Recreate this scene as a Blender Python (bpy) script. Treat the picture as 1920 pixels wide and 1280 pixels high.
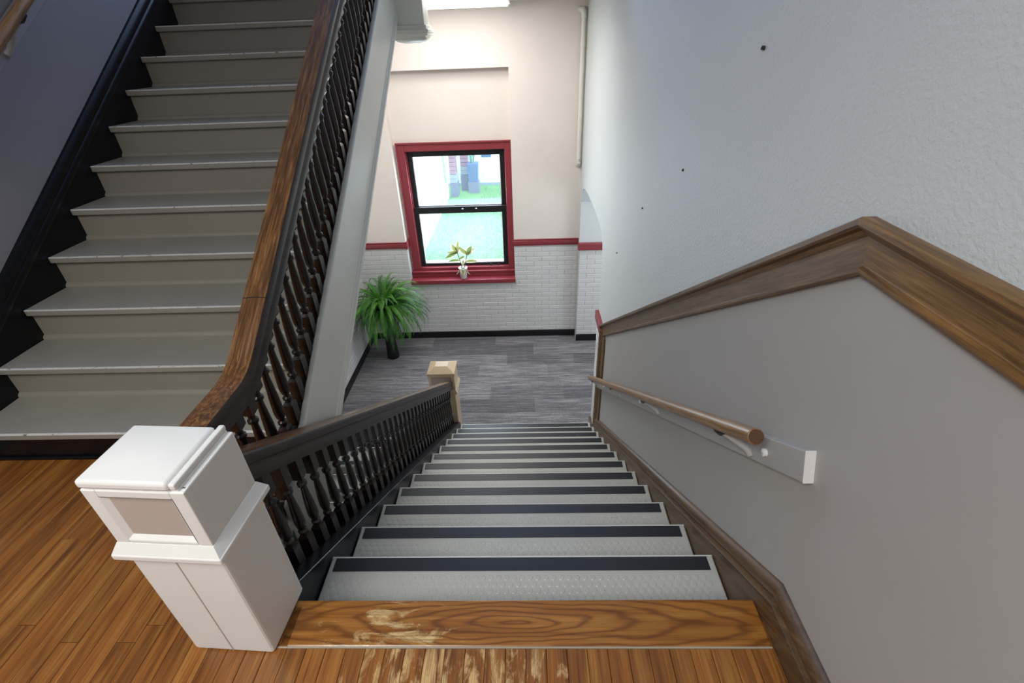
import bpy, bmesh, math, random
from mathutils import Vector, Matrix
random.seed(7)
S = bpy.context.scene
COL = S.collection
for o in list(bpy.data.objects): bpy.data.objects.remove(o)

# ------------------------------------------------------------------ camera
cam_d = bpy.data.cameras.new('camera'); cam = bpy.data.objects.new('camera', cam_d); COL.objects.link(cam)
cr = Vector((0.99931578, 0.01652606, -0.03308874)); cu = Vector((0.01928287, 0.53062935, 0.8473846)); cf = Vector((-0.03156179, 0.84744285, -0.52994761))
M = Matrix.Identity(4)
for i in range(3): M[i][0] = cr[i]; M[i][1] = cu[i]; M[i][2] = -cf[i]
M[0][3], M[1][3], M[2][3] = 0, 0, 1.46345
cam.matrix_world = M
cam_d.sensor_width = 36; cam_d.lens = 910.465 / 1920 * 36; cam_d.clip_start = .02; cam_d.clip_end = 200
S.camera = cam
S.view_settings.view_transform = 'Standard'; S.view_settings.look = 'None'; S.view_settings.gamma = 1
S.view_settings.use_curve_mapping = False; S.view_settings.exposure = 0.0

# ------------------------------------------------------------------ sky and daylight
W = bpy.data.worlds.new('sky'); S.world = W; W.use_nodes = True
bg = W.node_tree.nodes['Background']; bg.inputs[0].default_value = (.80, .91, 1, 1); bg.inputs[1].default_value = 5.2
def area(name, loc, direction, sx, sy, power, col):
    l = bpy.data.lights.new(name, 'AREA'); l.shape = 'RECTANGLE'; l.size = sx; l.size_y = sy; l.energy = power; l.color = col
    o = bpy.data.objects.new(name, l); COL.objects.link(o); o.location = loc
    o.rotation_euler = Vector(direction).to_track_quat('-Z', 'Y').to_euler()
    return o
UPWIN = area('upper_window_daylight', (-.75, 6.12, 3.35), (0, -1, -.25), 1.5, 1.9, 92, (.44, .60, 1))
HALL = area('hall_lamp_light', (-1.25, -.9, 2.9), (.14, .12, -1), 1.7, 1.1, 67, (1, 1, .985))
HALL.data.spread = math.radians(150)
FILL = area('added_landing_fill', (-.72, 4.66, 1.69), (0, .25, -1), 1.15, .5, 24, (1, .985, .97))  # added fill for the low bricks, from an unseen fixture
ALC = area('added_alcove_fill', (2.3, 4.95, -.6), (-1, .1, -.15), 1.4, 1.6, 32, (.84, .91, 1))  # fill added inside the alcove
FIXL = area('fluorescent_tube_light', (-.72, 5.45, 1.69), (0, 0.12, -1), 1.15, .5, 6, (1, .97, .93))
WINL = area('window_daylight', (-.85, 6.44, -.42), (0, -1, -.2), 1.15, 1.45, 34, (.72, .86, 1))
BACKWIN = area('hall_window_daylight', (-2.0, -2.6, 2.0), (.55, 1, -.15), 1.8, 1.8, 18, (.90, .95, 1))

# ------------------------------------------------------------------ materials
def nm(name):
    m = bpy.data.materials.new(name); m.use_nodes = True
    nt = m.node_tree; b = nt.nodes['Principled BSDF']
    return m, nt, b
def N(nt, t, **k):
    n = nt.nodes.new(t)
    for a, v in k.items(): setattr(n, a, v)
    return n
def s2l(c):
    return tuple(((x/255)/12.92 if x/255 <= .04045 else ((x/255+.055)/1.055)**2.4) for x in c)
def rgba(c): return (*c, 1)
def pos(nt, scale=(1, 1, 1)):
    g = N(nt, 'ShaderNodeNewGeometry'); mp = N(nt, 'ShaderNodeMapping'); mp.inputs['Scale'].default_value = scale
    nt.links.new(g.outputs['Position'], mp.inputs[0]); return mp
def noise(nt, vec, sc, det=3, rough=.55, dist=0):
    n = N(nt, 'ShaderNodeTexNoise'); n.inputs['Scale'].default_value = sc; n.inputs['Detail'].default_value = det
    n.inputs['Roughness'].default_value = rough; n.inputs['Distortion'].default_value = dist
    nt.links.new(vec, n.inputs['Vector']); return n
def ramp(nt, fac, stops):
    r = N(nt, 'ShaderNodeValToRGB'); e = r.color_ramp.elements
    while len(e) < len(stops): e.new(.5)
    for q, (p_, c) in zip(e, stops): q.position = p_; q.color = rgba(c) if len(c) == 3 else c
    nt.links.new(fac, r.inputs[0]); return r
def mix(nt, fac, a, b, typ='MIX'):
    m = N(nt, 'ShaderNodeMix', data_type='RGBA', blend_type=typ)
    if hasattr(fac, 'links') or hasattr(fac, 'is_output'): nt.links.new(fac, m.inputs[0])
    else: m.inputs[0].default_value = fac
    for s_, i in ((a, 6), (b, 7)):
        if hasattr(s_, 'is_output'): nt.links.new(s_, m.inputs[i])
        else: m.inputs[i].default_value = rgba(s_)
    return m.outputs[2]
def math_(nt, op, a, b):
    m = N(nt, 'ShaderNodeMath', operation=op)
    for s_, i in ((a, 0), (b, 1)):
        if hasattr(s_, 'is_output'): nt.links.new(s_, m.inputs[i])
        else: m.inputs[i].default_value = s_
    return m.outputs[0]
def bump(nt, b, h, strength, dist):
    bp = N(nt, 'ShaderNodeBump'); bp.inputs['Strength'].default_value = strength; bp.inputs['Distance'].default_value = dist
    nt.links.new(h, bp.inputs['Height']); nt.links.new(bp.outputs[0], b.inputs['Normal'])
def paint(name, srgb, rough=.45, var=.08, bsc=60, bstr=.15, bdist=.002, spec=.5, dirt=None):
    m, nt, b = nm(name); c = s2l(srgb)
    p_ = pos(nt); n1 = noise(nt, p_.outputs[0], 3.0, 4)
    dark = tuple(x*(1-var) for x in c); lite = tuple(min(1, x*(1+var)) for x in c)
    col = ramp(nt, n1.outputs[0], [(.3, dark), (.7, lite)]).outputs[0]
    if dirt:
        n3 = noise(nt, p_.outputs[0], dirt[0], 6, .7)
        k = ramp(nt, n3.outputs[0], [(dirt[1], (0, 0, 0)), (dirt[1]+.04, (1, 1, 1))])
        col = mix(nt, k.outputs[0], col, s2l(dirt[2]))
    nt.links.new(col, b.inputs['Base Color'])
    b.inputs['Roughness'].default_value = rough; b.inputs['Specular IOR Level'].default_value = spec
    n2 = noise(nt, p_.outputs[0], bsc, 3); bump(nt, b, n2.outputs[0], bstr, bdist)
    return m
def wood(name, c1, c2, c3, axis='y', rough=.35, scale=1.0, slope=0, worn=None, rand=0.0, coat=0.0, bstr=.25, wave=0, rings=None):
    """streaky grain along the given axis (slope tilts the y axis to follow a rake)"""
    m, nt, b = nm(name)
    g = N(nt, 'ShaderNodeNewGeometry'); mp0 = N(nt, 'ShaderNodeMapping'); mp0.inputs['Rotation'].default_value = (slope, 0, 0)
    nt.links.new(g.outputs['Position'], mp0.inputs[0])
    vec = mp0.outputs[0]
    if rand:
        oi = N(nt, 'ShaderNodeObjectInfo'); mu = math_(nt, 'MULTIPLY', oi.outputs['Random'], 37.0)
        cx = N(nt, 'ShaderNodeCombineXYZ'); nt.links.new(mu, cx.inputs[1]); nt.links.new(mu, cx.inputs[2])
        va = N(nt, 'ShaderNodeVectorMath', operation='ADD'); nt.links.new(vec, va.inputs[0]); nt.links.new(cx.outputs[0], va.inputs[1]); vec = va.outputs[0]
    sc = {'x': (1.2, 22, 22), 'y': (22, 1.2, 22), 'z': (22, 22, 1.2)}[axis]
    mp = N(nt, 'ShaderNodeMapping'); mp.inputs['Scale'].default_value = tuple(s*scale for s in sc); nt.links.new(vec, mp.inputs[0])
    n1 = noise(nt, mp.outputs[0], 1.6, 5, .6, .6)
    mp2 = N(nt, 'ShaderNodeMapping'); mp2.inputs['Scale'].default_value = tuple((s*6 if s > 5 else s*2.5)*scale for s in sc); nt.links.new(vec, mp2.inputs[0])
    n2 = noise(nt, mp2.outputs[0], 1.5, 4, .7)
    f_ = math_(nt, 'ADD', math_(nt, 'MULTIPLY', n1.outputs[0], .62), math_(nt, 'MULTIPLY', n2.outputs[0], .38))
    if wave:
        mw = N(nt, 'ShaderNodeMapping'); mw.inputs['Scale'].default_value = {'x': (.9, 9, 9), 'y': (9, .9, 9), 'z': (9, 9, .9)}[axis]; nt.links.new(vec, mw.inputs[0])
        nb = noise(nt, mw.outputs[0], .8, 2, .5, .3)
        sn = math_(nt, 'SINE', math_(nt, 'MULTIPLY', nb.outputs[0], 46.0), 0)
        sn = math_(nt, 'POWER', math_(nt, 'ADD', math_(nt, 'MULTIPLY', sn, .5), .5), 3.0)
        f_ = math_(nt, 'SUBTRACT', f_, math_(nt, 'MULTIPLY', sn, wave))
    r = ramp(nt, f_, [(.34, c1), (.5, c2), (.66, c3)])
    col = r.outputs[0]
    if rings:
        # cathedral figure: growth rings cut in long ellipses around a heart
        sp0 = N(nt, 'ShaderNodeSeparateXYZ'); nt.links.new(g.outputs['Position'], sp0.inputs[0])
        mpn = N(nt, 'ShaderNodeMapping'); mpn.inputs['Scale'].default_value = (2.2, 9, 9); nt.links.new(g.outputs['Position'], mpn.inputs[0])
        nn_ = noise(nt, mpn.outputs[0], 1.2, 3, .5)
        ex = math_(nt, 'MULTIPLY', math_(nt, 'SUBTRACT', sp0.outputs[0], rings[0]), .115); ey = math_(nt, 'SUBTRACT', sp0.outputs[1], rings[1])
        e2 = math_(nt, 'SQRT', math_(nt, 'ADD', math_(nt, 'MULTIPLY', ex, ex), math_(nt, 'MULTIPLY', ey, ey)), 0)
        e3 = math_(nt, 'ADD', e2, math_(nt, 'MULTIPLY', nn_.outputs[0], .05))
        sn = math_(nt, 'SINE', math_(nt, 'MULTIPLY', e3, 400.0), 0)
        sn = math_(nt, 'POWER', math_(nt, 'ADD', math_(nt, 'MULTIPLY', sn, .5), .5), 3.5)
        col = mix(nt, math_(nt, 'MULTIPLY', sn, .62), col, s2l((84, 40, 14)))
    if rand:
        rr = ramp(nt, oi.outputs['Random'], [(0, (.68, .62, .58)), (.5, (1, 1, 1)), (1, (1.25, 1.18, 1.05))])
        col = mix(nt, rand, col, rr.outputs[0], 'MULTIPLY')
    if worn:
        # bare, abraded varnish: its own fixed shape around a worn spot on the floor
        wc, wx, wy, wr, wcol = worn
        sp = N(nt, 'ShaderNodeSeparateXYZ'); nt.links.new(g.outputs['Position'], sp.inputs[0])
        dx = math_(nt, 'MULTIPLY', math_(nt, 'SUBTRACT', sp.outputs[0], wx), 1/wr); dy = math_(nt, 'MULTIPLY', math_(nt, 'SUBTRACT', sp.outputs[1], wy), 1/wr*1.6)
        d2 = math_(nt, 'ADD', math_(nt, 'MULTIPLY', dx, dx), math_(nt, 'MULTIPLY', dy, dy))
        mpw = N(nt, 'ShaderNodeMapping'); mpw.inputs['Scale'].default_value = (5, 16, 1) if axis == 'x' else (14, 5, 1); nt.links.new(vec, mpw.inputs[0])
        nw = noise(nt, mpw.outputs[0], 1.3, 6, .72, .5)
        q = math_(nt, 'SUBTRACT', math_(nt, 'ADD', nw.outputs[0], wc), math_(nt, 'MULTIPLY', d2, .16))
        k = ramp(nt, q, [(.58, (0, 0, 0)), (.68, (1, 1, 1))])
        k2 = mix(nt, 1.0, k.outputs[0], ramp(nt, n2.outputs[0], [(.35, (.35, .35, .35)), (.6, (1, 1, 1))]).outputs[0], 'MULTIPLY')
        col = mix(nt, k2, col, wcol)
    nt.links.new(col, b.inputs['Base Color']); b.inputs['Roughness'].default_value = rough
    b.inputs['Coat Weight'].default_value = coat; b.inputs['Coat Roughness'].default_value = .2
    bump(nt, b, f_, bstr, .002)
    return m

FLOORC = (s2l((98, 56, 21)), s2l((140, 88, 38)), s2l((168, 118, 60)))
m_floor = wood('oak_floor_boards', *FLOORC, 'y', .34, 1.15, rand=.45, worn=(.13, -.22, .60, .34, s2l((214, 180, 124))), coat=.2, wave=.05)
m_sub = wood('oak_subfloor', *FLOORC, 'y', .45)
m_dark_gap = paint('dark_gap', (30, 22, 16), .9)
m_thresh = wood('oak_threshold_board', s2l((112, 66, 24)), s2l((150, 96, 38)), s2l((174, 122, 58)), 'x', .3, .9, coat=.2, worn=(.10, -.42, .735, .26, s2l((214, 186, 132))), rings=(-.04, .775))
m_caulk = paint('pale_caulk', (165, 155, 135), .8)
SL = math.atan(.178/.267)
m_oakrail = wood('brown_oak_trim', s2l((70, 50, 30)), s2l((104, 78, 48)), s2l((130, 100, 64)), 'y', .42, 3.0, slope=SL, coat=.1)
m_oakflat = wood('brown_oak_trim_level', s2l((72, 48, 22)), s2l((116, 84, 44)), s2l((150, 112, 62)), 'y', .4, 2.4, coat=.12)
m_skirt = wood('dark_oak_skirt', s2l((58, 40, 24)), s2l((88, 66, 44)), s2l((112, 88, 60)), 'y', .4, 1.2, slope=SL)
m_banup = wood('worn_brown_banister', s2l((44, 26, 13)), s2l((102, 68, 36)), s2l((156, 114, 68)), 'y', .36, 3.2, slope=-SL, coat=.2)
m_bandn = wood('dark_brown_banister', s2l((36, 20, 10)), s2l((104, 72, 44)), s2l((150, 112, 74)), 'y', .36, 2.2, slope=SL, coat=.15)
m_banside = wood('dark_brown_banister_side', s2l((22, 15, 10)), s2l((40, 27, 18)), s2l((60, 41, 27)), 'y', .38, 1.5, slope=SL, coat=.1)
m_bal = wood('dark_turned_wood', s2l((16, 11, 8)), s2l((31, 20, 13)), s2l((50, 31, 19)), 'z', .32, 1.2, coat=.12)
m_wallrail = wood('light_oak_round_rail', s2l((96, 68, 40)), s2l((142, 106, 68)), s2l((168, 132, 90)), 'y', .36, 2.6, slope=SL, coat=.2)
m_endgrain = paint('dark_end_grain', (92, 64, 46), .5, .12, 200, .3)
m_wallrail2 = wood('light_oak_round_rail_left', s2l((96, 68, 40)), s2l((142, 106, 68)), s2l((168, 132, 90)), 'y', .36, 2.6, slope=-SL, coat=.2)
m_white = paint('glossy_white_paint', (236, 235, 230), .3, .02, 45, .2, .0015)
m_white_side = m_white
m_taupe = paint('taupe_inset_paint', (186, 172, 162), .5, .02)
m_stringer = paint('cream_white_paint', (232, 231, 219), .38, .03, 30, .12)
m_black = paint('black_gloss_paint', (11, 12, 17), .34, .2, 40, .12, spec=.35)
m_cream = paint('cream_tan_paint', (206, 182, 148), .3, .04, 40, .2)  # one even cream tan for the lower newel
m_blackb = paint('black_baseboard_vinyl', (16, 16, 19), .4, .1)
m_grey = paint('taupe_grey_wall_paint', (170, 167, 163), .5, .02, 50, .08)
m_greyL = paint('grey_wall_paint_left', (142, 139, 142), .5, .02, 50, .08)
m_plaster = paint('rough_white_plaster', (208, 213, 213), .6, .015, 95, .42, .006)
m_peach = paint('pale_peach_plaster', (231, 221, 213), .6, .02, 60, .12)
m_ceil = paint('white_ceiling_paint', (226, 226, 222), .7, .02)
m_brick = paint('painted_white_brick', (214, 212, 210), .34, .035, 35, .4, .003)
m_mortar = paint('painted_mortar', (204, 202, 200), .6, .03)
m_red = paint('oxblood_red_paint', (140, 54, 62), .34, .06, 40, .1)
m_uptread = paint('beige_grey_tread_paint', (146, 142, 132), .36, .05, 26, .2, .002)
m_uprise = paint('beige_grey_riser_paint', (140, 134, 123), .42, .03, 20, .12)
m_chip = paint('worn_nosing_paint', (206, 204, 198), .5, .1, 60, .3, dirt=(40, .6, (120, 112, 100)))
m_dntread = paint('pale_grey_rubber', (186, 186, 178), .34, .04, 30, .1, dirt=(9, .74, (160, 150, 110)))
m_edge = paint('light_nosing_edge', (205, 205, 198), .4, .03)
m_tape = paint('black_grip_strip', (38, 40, 44), .36, .12, 300, .5, .001, dirt=(11, .68, (82, 86, 94)))
m_pipe = paint('cream_pipe_paint', (228, 225, 214), .35, .03)
m_metal = paint('dark_bracket_metal', (32, 32, 34), .3)
m_sash = paint('black_sash_paint', (26, 26, 27), .42, .2, 60, .4, dirt=(30, .62, (74, 70, 60)))
m_alum = paint('pale_glazing_bead', (200, 205, 215), .35)
m_speck = paint('dark_plaster_chip', (60, 58, 58), .8)
m_pot = paint('white_ceramic', (225, 224, 222), .25, .01)
m_pedestal = paint('black_planter', (20, 20, 21), .4)
m_soil = paint('potting_soil', (50, 36, 26), .9)
def leafmat(name, a, b_, rand=True, rough=.4):
    m, nt, b = nm(name); oi = N(nt, 'ShaderNodeObjectInfo'); p_ = pos(nt); n = noise(nt, p_.outputs[0], 18, 3)
    f_ = math_(nt, 'ADD', math_(nt, 'MULTIPLY', oi.outputs['Random'], .6), math_(nt, 'MULTIPLY', n.outputs[0], .4))
    r = ramp(nt, f_, [(.15, a), (.85, b_)]); nt.links.new(r.outputs[0], b.inputs['Base Color']); b.inputs['Roughness'].default_value = rough
    o_ = nt.nodes['Material Output']; t_ = N(nt, 'ShaderNodeBsdfTranslucent'); nt.links.new(r.outputs[0], t_.inputs[0]); mx = N(nt, 'ShaderNodeMixShader'); mx.inputs[0].default_value = .35
    nt.links.new(b.outputs[0], mx.inputs[1]); nt.links.new(t_.outputs[0], mx.inputs[2]); nt.links.new(mx.outputs[0], o_.inputs[0])
    return m
m_frond = leafmat('fern_green', s2l((26, 82, 30)), s2l((98, 160, 52)))
m_stem = paint('plant_stem', (84, 76, 52), .6)
m_leaf_g = leafmat('rubber_leaf_green', s2l((92, 128, 76)), s2l((158, 160, 92)))
m_leaf_c = leafmat('rubber_leaf_cream', s2l((225, 205, 165)), s2l((240, 228, 205)))
# carpet
m_carpet, nt, b = nm('grey_carpet_tile')
oi = N(nt, 'ShaderNodeObjectInfo'); g1 = pos(nt, (2.2, 34, 1)); n1 = noise(nt, g1.outputs[0], 1.5, 4, .6)
g2 = pos(nt); n2 = noise(nt, g2.outputs[0], 170, 2, .6)
f_ = math_(nt, 'ADD', math_(nt, 'ADD', math_(nt, 'MULTIPLY', n1.outputs[0], .5), math_(nt, 'MULTIPLY', n2.outputs[0], .42)), math_(nt, 'MULTIPLY', oi.outputs['Random'], .13))
r = ramp(nt, f_, [(.36, s2l((52, 50, 54))), (.53, s2l((98, 94, 98))), (.68, s2l((160, 154, 155)))])
nt.links.new(r.outputs[0], b.inputs['Base Color']); b.inputs['Roughness'].default_value = .85; b.inputs['Sheen Weight'].default_value = .3
bump(nt, b, n2.outputs[0], .8, .004)
# grass
m_grass, nt, b = nm('lawn_grass'); g2 = pos(nt); n1 = noise(nt, g2.outputs[0], 26, 6, .75); n2 = noise(nt, g2.outputs[0], 1.1, 3)
r = ramp(nt, n1.outputs[0], [(.36, s2l((66, 116, 76))), (.5, s2l((104, 160, 106))), (.62, s2l((156, 200, 142)))])
nt.links.new(mix(nt, .25, r.outputs[0], ramp(nt, n2.outputs[0], [(.3, (.5, .8, .9)), (.7, (1.1, 1.1, .8))]).outputs[0], 'MULTIPLY'), b.inputs['Base Color']); b.inputs['Roughness'].default_value = .9
m_blade = leafmat('grass_blade', s2l((84, 134, 100)), s2l((138, 184, 142)))
m_outwall = paint('pale_pink_outdoor_wall', (232, 214, 208), .8, .03, 20, .3)
m_ledge = paint('pale_stone_ledge', (232, 232, 234), .7, .03)
m_outwhite = paint('white_outdoor_wall', (238, 240, 238), .8, .02)
m_outbrick = paint('mauve_brick', (168, 134, 156), .8, .1)
m_outstone = paint('grey_blue_stone', (160, 172, 190), .8, .06)
m_planter = paint('blue_planter_glaze', (90, 118, 168), .5, .05)
m_planterbox = paint('grey_planter_box', (120, 126, 156), .7, .05)
m_spiky = leafmat('spiky_leaf', s2l((110, 160, 160)), s2l((160, 205, 190)))
# glass
m_glass, nt, b = nm('window_glass'); out = nt.nodes['Material Output']
tr = N(nt, 'ShaderNodeBsdfTransparent'); tr.inputs[0].default_value = (.95, .98, 1, 1); gl = N(nt, 'ShaderNodeBsdfGlossy'); gl.inputs['Roughness'].default_value = .02
ms = N(nt, 'ShaderNodeMixShader'); ms.inputs[0].default_value = .06
du = N(nt, 'ShaderNodeBsdfTranslucent'); du.inputs[0].default_value = (.8, .9, 1, 1); m0 = N(nt, 'ShaderNodeMixShader'); m0.inputs[0].default_value = .05; nt.links.new(tr.outputs[0], m0.inputs[1]); nt.links.new(du.outputs[0], m0.inputs[2]); nt.links.new(m0.outputs[0], ms.inputs[1]); nt.links.new(gl.outputs[0], ms.inputs[2]); nt.links.new(ms.outputs[0], out.inputs[0])  # bluish haze mixed into the pane to pale the view
def emit(name, col, st):
    m, nt, b = nm(name); b.inputs['Base Color'].default_value = rgba(col); b.inputs['Emission Color'].default_value = rgba(col); b.inputs['Emission Strength'].default_value = st; return m
m_lamp = emit('fluorescent_diffuser', (1, .98, .95), 4)
m_lamp2 = emit('hall_lamp_diffuser', (1, .97, .93), 3)

# ------------------------------------------------------------------ mesh helpers
class MB:
    def __init__(s): s.v = []; s.f = []
    def add(s, vs, fs):
        n = len(s.v); s.v += [tuple(v) for v in vs]; s.f += [tuple(i+n for i in f) for f in fs]; return s
    def box(s, x0, x1, y0, y1, z0, z1):
        return s.add([(x0, y0, z0), (x1, y0, z0), (x1, y1, z0), (x0, y1, z0), (x0, y0, z1), (x1, y0, z1), (x1, y1, z1), (x0, y1, z1)],
                     [(0, 3, 2, 1), (4, 5, 6, 7), (0, 1, 5, 4), (1, 2, 6, 5), (2, 3, 7, 6), (3, 0, 4, 7)])
    def prism_x(s, poly, x0, x1):           # poly of (y,z), extruded along x
        n = len(poly); a = sum(poly[i][0]*poly[(i+1) % n][1]-poly[(i+1) % n][0]*poly[i][1] for i in range(n))
        if a < 0: poly = poly[::-1]
        vs = [(x0, y, z) for y, z in poly]+[(x1, y, z) for y, z in poly]
        fs = [tuple(range(n-1, -1, -1)), tuple(range(n, 2*n))]+[(i, (i+1) % n, n+(i+1) % n, n+i) for i in range(n)]
        return s.add(vs, fs)
    def rings(s, rings, caps=True, close=True):
        n = len(rings[0]); vs = [p for r_ in rings for p in r_]; fs = []
        for k in range(len(rings)-1):
            for i in range(n if close else n-1):
                j = (i+1) % n; fs.append((k*n+i, k*n+j, (k+1)*n+j, (k+1)*n+i))
        if caps: fs += [tuple(range(n-1, -1, -1)), tuple(range((len(rings)-1)*n, len(rings)*n))]
        return s.add(vs, fs)
    def lathe(s, prof, c=(0, 0), n=12, z0=0):
        return s.rings([[(c[0]+r_*math.cos(2*math.pi*i/n), c[1]+r_*math.sin(2*math.pi*i/n), z0+z) for i in range(n)] for r_, z in prof])
    def tube(s, pts, r_, n=8):
        pts = [Vector(p) for p in pts]; R_ = []
        for k, p in enumerate(pts):
            d = (pts[min(k+1, len(pts)-1)]-pts[max(k-1, 0)]).normalized(); a = d.cross(Vector((0, 0, 1)))
            if a.length < .05: a = d.cross(Vector((1, 0, 0)))
            a.normalize(); b_ = d.cross(a); rr = r_[k] if isinstance(r_, (list, tuple)) else r_
            R_.append([tuple(p+(a*math.cos(2*math.pi*i/n)-b_*math.sin(2*math.pi*i/n))*rr) for i in range(n)])
        return s.rings(R_)
    def sweep(s, path, prof, x):            # path of (y,z); prof of (dx, dv) with v perpendicular (up) to the path
        R_ = []
        for k, (y, z) in enumerate(path):
            def d(i):
                a = Vector((path[i+1][0]-path[i][0], path[i+1][1]-path[i][1])); return a.normalized()
            if k == 0: t = d(0); sc = 1
            elif k == len(path)-1: t = d(k-1); sc = 1
            else:
                t = (d(k-1)+d(k)).normalized(); sc = 1/max(.3, t.dot(d(k)))
            nx = Vector((-t.y, t.x))*sc
            R_.append([(x+a, y+nx.x*v, z+nx.y*v) for a, v in prof])
        return s.rings(R_)
def fix_normals(me):
    bm = bmesh.new(); bm.from_mesh(me); bmesh.ops.recalc_face_normals(bm, faces=bm.faces); bm.to_mesh(me); bm.free()
def world_loc(o):
    v = Vector((0, 0, 0))
    while o: v += Vector(o.location); o = o.parent
    return v
def obj(name, mb, mat, parent=None, bev=0, smooth=0, seg=2):
    vs = mb.v; lo = [min(v[i] for v in vs) for i in range(3)]; hi = [max(v[i] for v in vs) for i in range(3)]
    c = Vector(((lo[0]+hi[0])/2, (lo[1]+hi[1])/2, lo[2]))
    me = bpy.data.meshes.new(name); me.from_pydata([(v[0]-c.x, v[1]-c.y, v[2]-c.z) for v in vs], [], mb.f); me.update(); fix_normals(me)
    if smooth:
        for p_ in me.polygons: p_.use_smooth = True
        me.set_sharp_from_angle(angle=math.radians(smooth))
    for mm in (mat if isinstance(mat, (list, tuple)) else [mat]): me.materials.append(mm)
    o = bpy.data.objects.new(name, me); COL.objects.link(o)
    if parent: o.parent = parent; o.location = c-world_loc(parent)
    else: o.location = c
    if bev:
        md = o.modifiers.new('bevel', 'BEVEL'); md.width = bev; md.segments = seg; md.limit_method = 'ANGLE'; md.angle_limit = .6
    return o
def thing(name, loc, label, cat, group=None):
    o = bpy.data.objects.new(name, None); COL.objects.link(o); o.location = loc; o.empty_display_size = .1
    return tag(o, label, cat, group)
def tag(o, label, cat, group=None):
    o['label'] = label; o['category'] = cat
    if group: o['group'] = group
    return o
def struct(name, mb, mat, **k):
    o = obj(name, mb, mat, **k)
    if not k.get('parent'): o['kind'] = 'structure'
    return o
def stuff(o): o['kind'] = 'stuff'; return o
def inst(name, me, loc, parent, rot=None, scale=None, mods=None):
    o = bpy.data.objects.new(name, me); COL.objects.link(o); o.parent = parent; o.location = Vector(loc)-world_loc(parent)
    if rot is not None: o.rotation_euler = rot
    if scale is not None: o.scale = scale
    return o

# ------------------------------------------------------------------ levels
R1 = .178; T1 = .267; Y0 = .8446            # down flight: nosing i at y = Y0 + i*T1, z = -i*R1
RU = .1598; TU = .2397; YU = 1.1999         # up flight: nosing i at y = YU + i*TU, z = i*RU
ZL = -13*R1                                  # lower landing
XL, XR = -.751, .666
WR = .703; WL = -2.3065; YF = 6.2; ZTOP = 4.4; ZC = 1.79; YB = -2.8
zn = lambda y: -(y-Y0)*R1/T1
zu = lambda y: (y-YU)*RU/TU
CH0, CH1 = -.905, -.812                      # red chair rail

# ------------------------------------------------------------------ setting: floors
fl = MB().box(WL, WR, YB, .2, -.12, 0).box(WL, WR, .2, .70, -.12, -.006).box(WL, -.93, .70, 1.47, -.12, -.006).box(-.93, -.72, .70, .825, -.12, -.006).box(-.72, WR, .70, Y0-.03, -.12, -.006)
floor = struct('floor', fl, m_sub)
pm = {}
def plank(x0, y0, y1, parent):
    w = .0572; L = y1-y0; key = round(L, 3)
    if key not in pm:
        g = .0006; c = .0014; h = .006
        v = []; hw = w/2-g; hl = L/2-g
        for z, k in ((-h, 0), (-c, 0), (0, c)):
            v += [(-hw+k, -hl+k, z), (hw-k, -hl+k, z), (hw-k, hl-k, z), (-hw+k, hl-k, z)]
        f = [(8, 9, 10, 11)]
        for a in (0, 4):
            for i in range(4): f.append((a+i, a+(i+1) % 4, a+4+(i+1) % 4, a+4+i))
        me = bpy.data.meshes.new('floor_board'); me.from_pydata(v, [], f); me.materials.append(m_floor); me.update(); pm[key] = me
    inst('floor_board', pm[key], (x0+w/2, (y0+y1)/2, 0), parent)
x = XR-.0572
k = 0
while x > WL-.03:
    ye = .704 if x > -.735 else (.825 if x > -.94 else 1.47)
    if x > -.735: plank(x, .2, ye, floor)
    else:
        y = ye; first = True
        while y > .25:
            L = random.choice([.25, .4, .55, .7, .9]) if first else random.choice([.5, .7, .9]); first = False
            y2 = max(.2, y-L)
            if y2 < .4: y2 = .2
            plank(x, y2, y, floor); y = y2
    x -= .0572
    k += 1
obj('threshold_board', MB().box(-.735, .668, .708, Y0, -.032, 0), m_thresh, floor, bev=.005)
stuff(obj('caulk_line', MB().box(-.735, .666, .7035, .7085, -.005, .0005), m_caulk, floor))
# fascia and moulding at the edge of the upper floor beside the stair well
obj('floor_fascia', MB().box(-.955, -.93, .9, 1.47, -.38, -.03), m_stringer, floor)
obj('floor_fascia_moulding', MB().box(-.955, -.905, .9, 1.42, -.10, -.05).box(-.955, -.92, .9, 1.42, -.135, -.10), m_stringer, floor, bev=.006)
obj('floor_fascia', MB().box(-.93, XR, .79, Y0-.03, -.40, -.12), m_stringer, floor)

# lower landing: carpet tiles
low = struct('floor', MB().box(WL-.02, 2.4, Y0+12*T1+.005, YF+.6, ZL-.15, ZL-.006), m_dark_gap)
me = None; tl = {}
def ctile(x0, x1, y0, y1):
    L = round(x1-x0, 3); D = round(y1-y0, 3); key = (L, D)
    if key not in tl:
        a, d = L/2-.0004, D/2-.0004; c = .002
        v = [(-a, -d, -.006), (a, -d, -.006), (a, d, -.006), (-a, d, -.006), (-a, -d, -.001), (a, -d, -.001), (a, d, -.001), (-a, d, -.001), (-a+c, -d+c, 0), (a-c, -d+c, 0), (a-c, d-c, 0), (-a+c, d-c, 0)]
        f = [(8, 9, 10, 11)]+[(q+i, q+(i+1) % 4, q+4+(i+1) % 4, q+4+i) for q in (0, 4) for i in range(4)]
        m = bpy.data.meshes.new('carpet_tile'); m.from_pydata(v, [], f); m.materials.append(m_carpet); m.update(); tl[key] = m
    inst('carpet_tile', tl[key], ((x0+x1)/2, (y0+y1)/2, ZL), low)
yl0 = Y0+12*T1+.008
rows = 0; y = YF
while y > yl0+.02:
    y2 = max(yl0, y-.1245*2)
    off = (rows*.37) % .92; x = WL-off
    while x < 1.9:
        a, b2 = max(WL, x), min(1.9, x+.92)
        if b2-a > .03: ctile(a, b2, y2, y)
        x += .92
    y = y2; rows += 1

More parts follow.
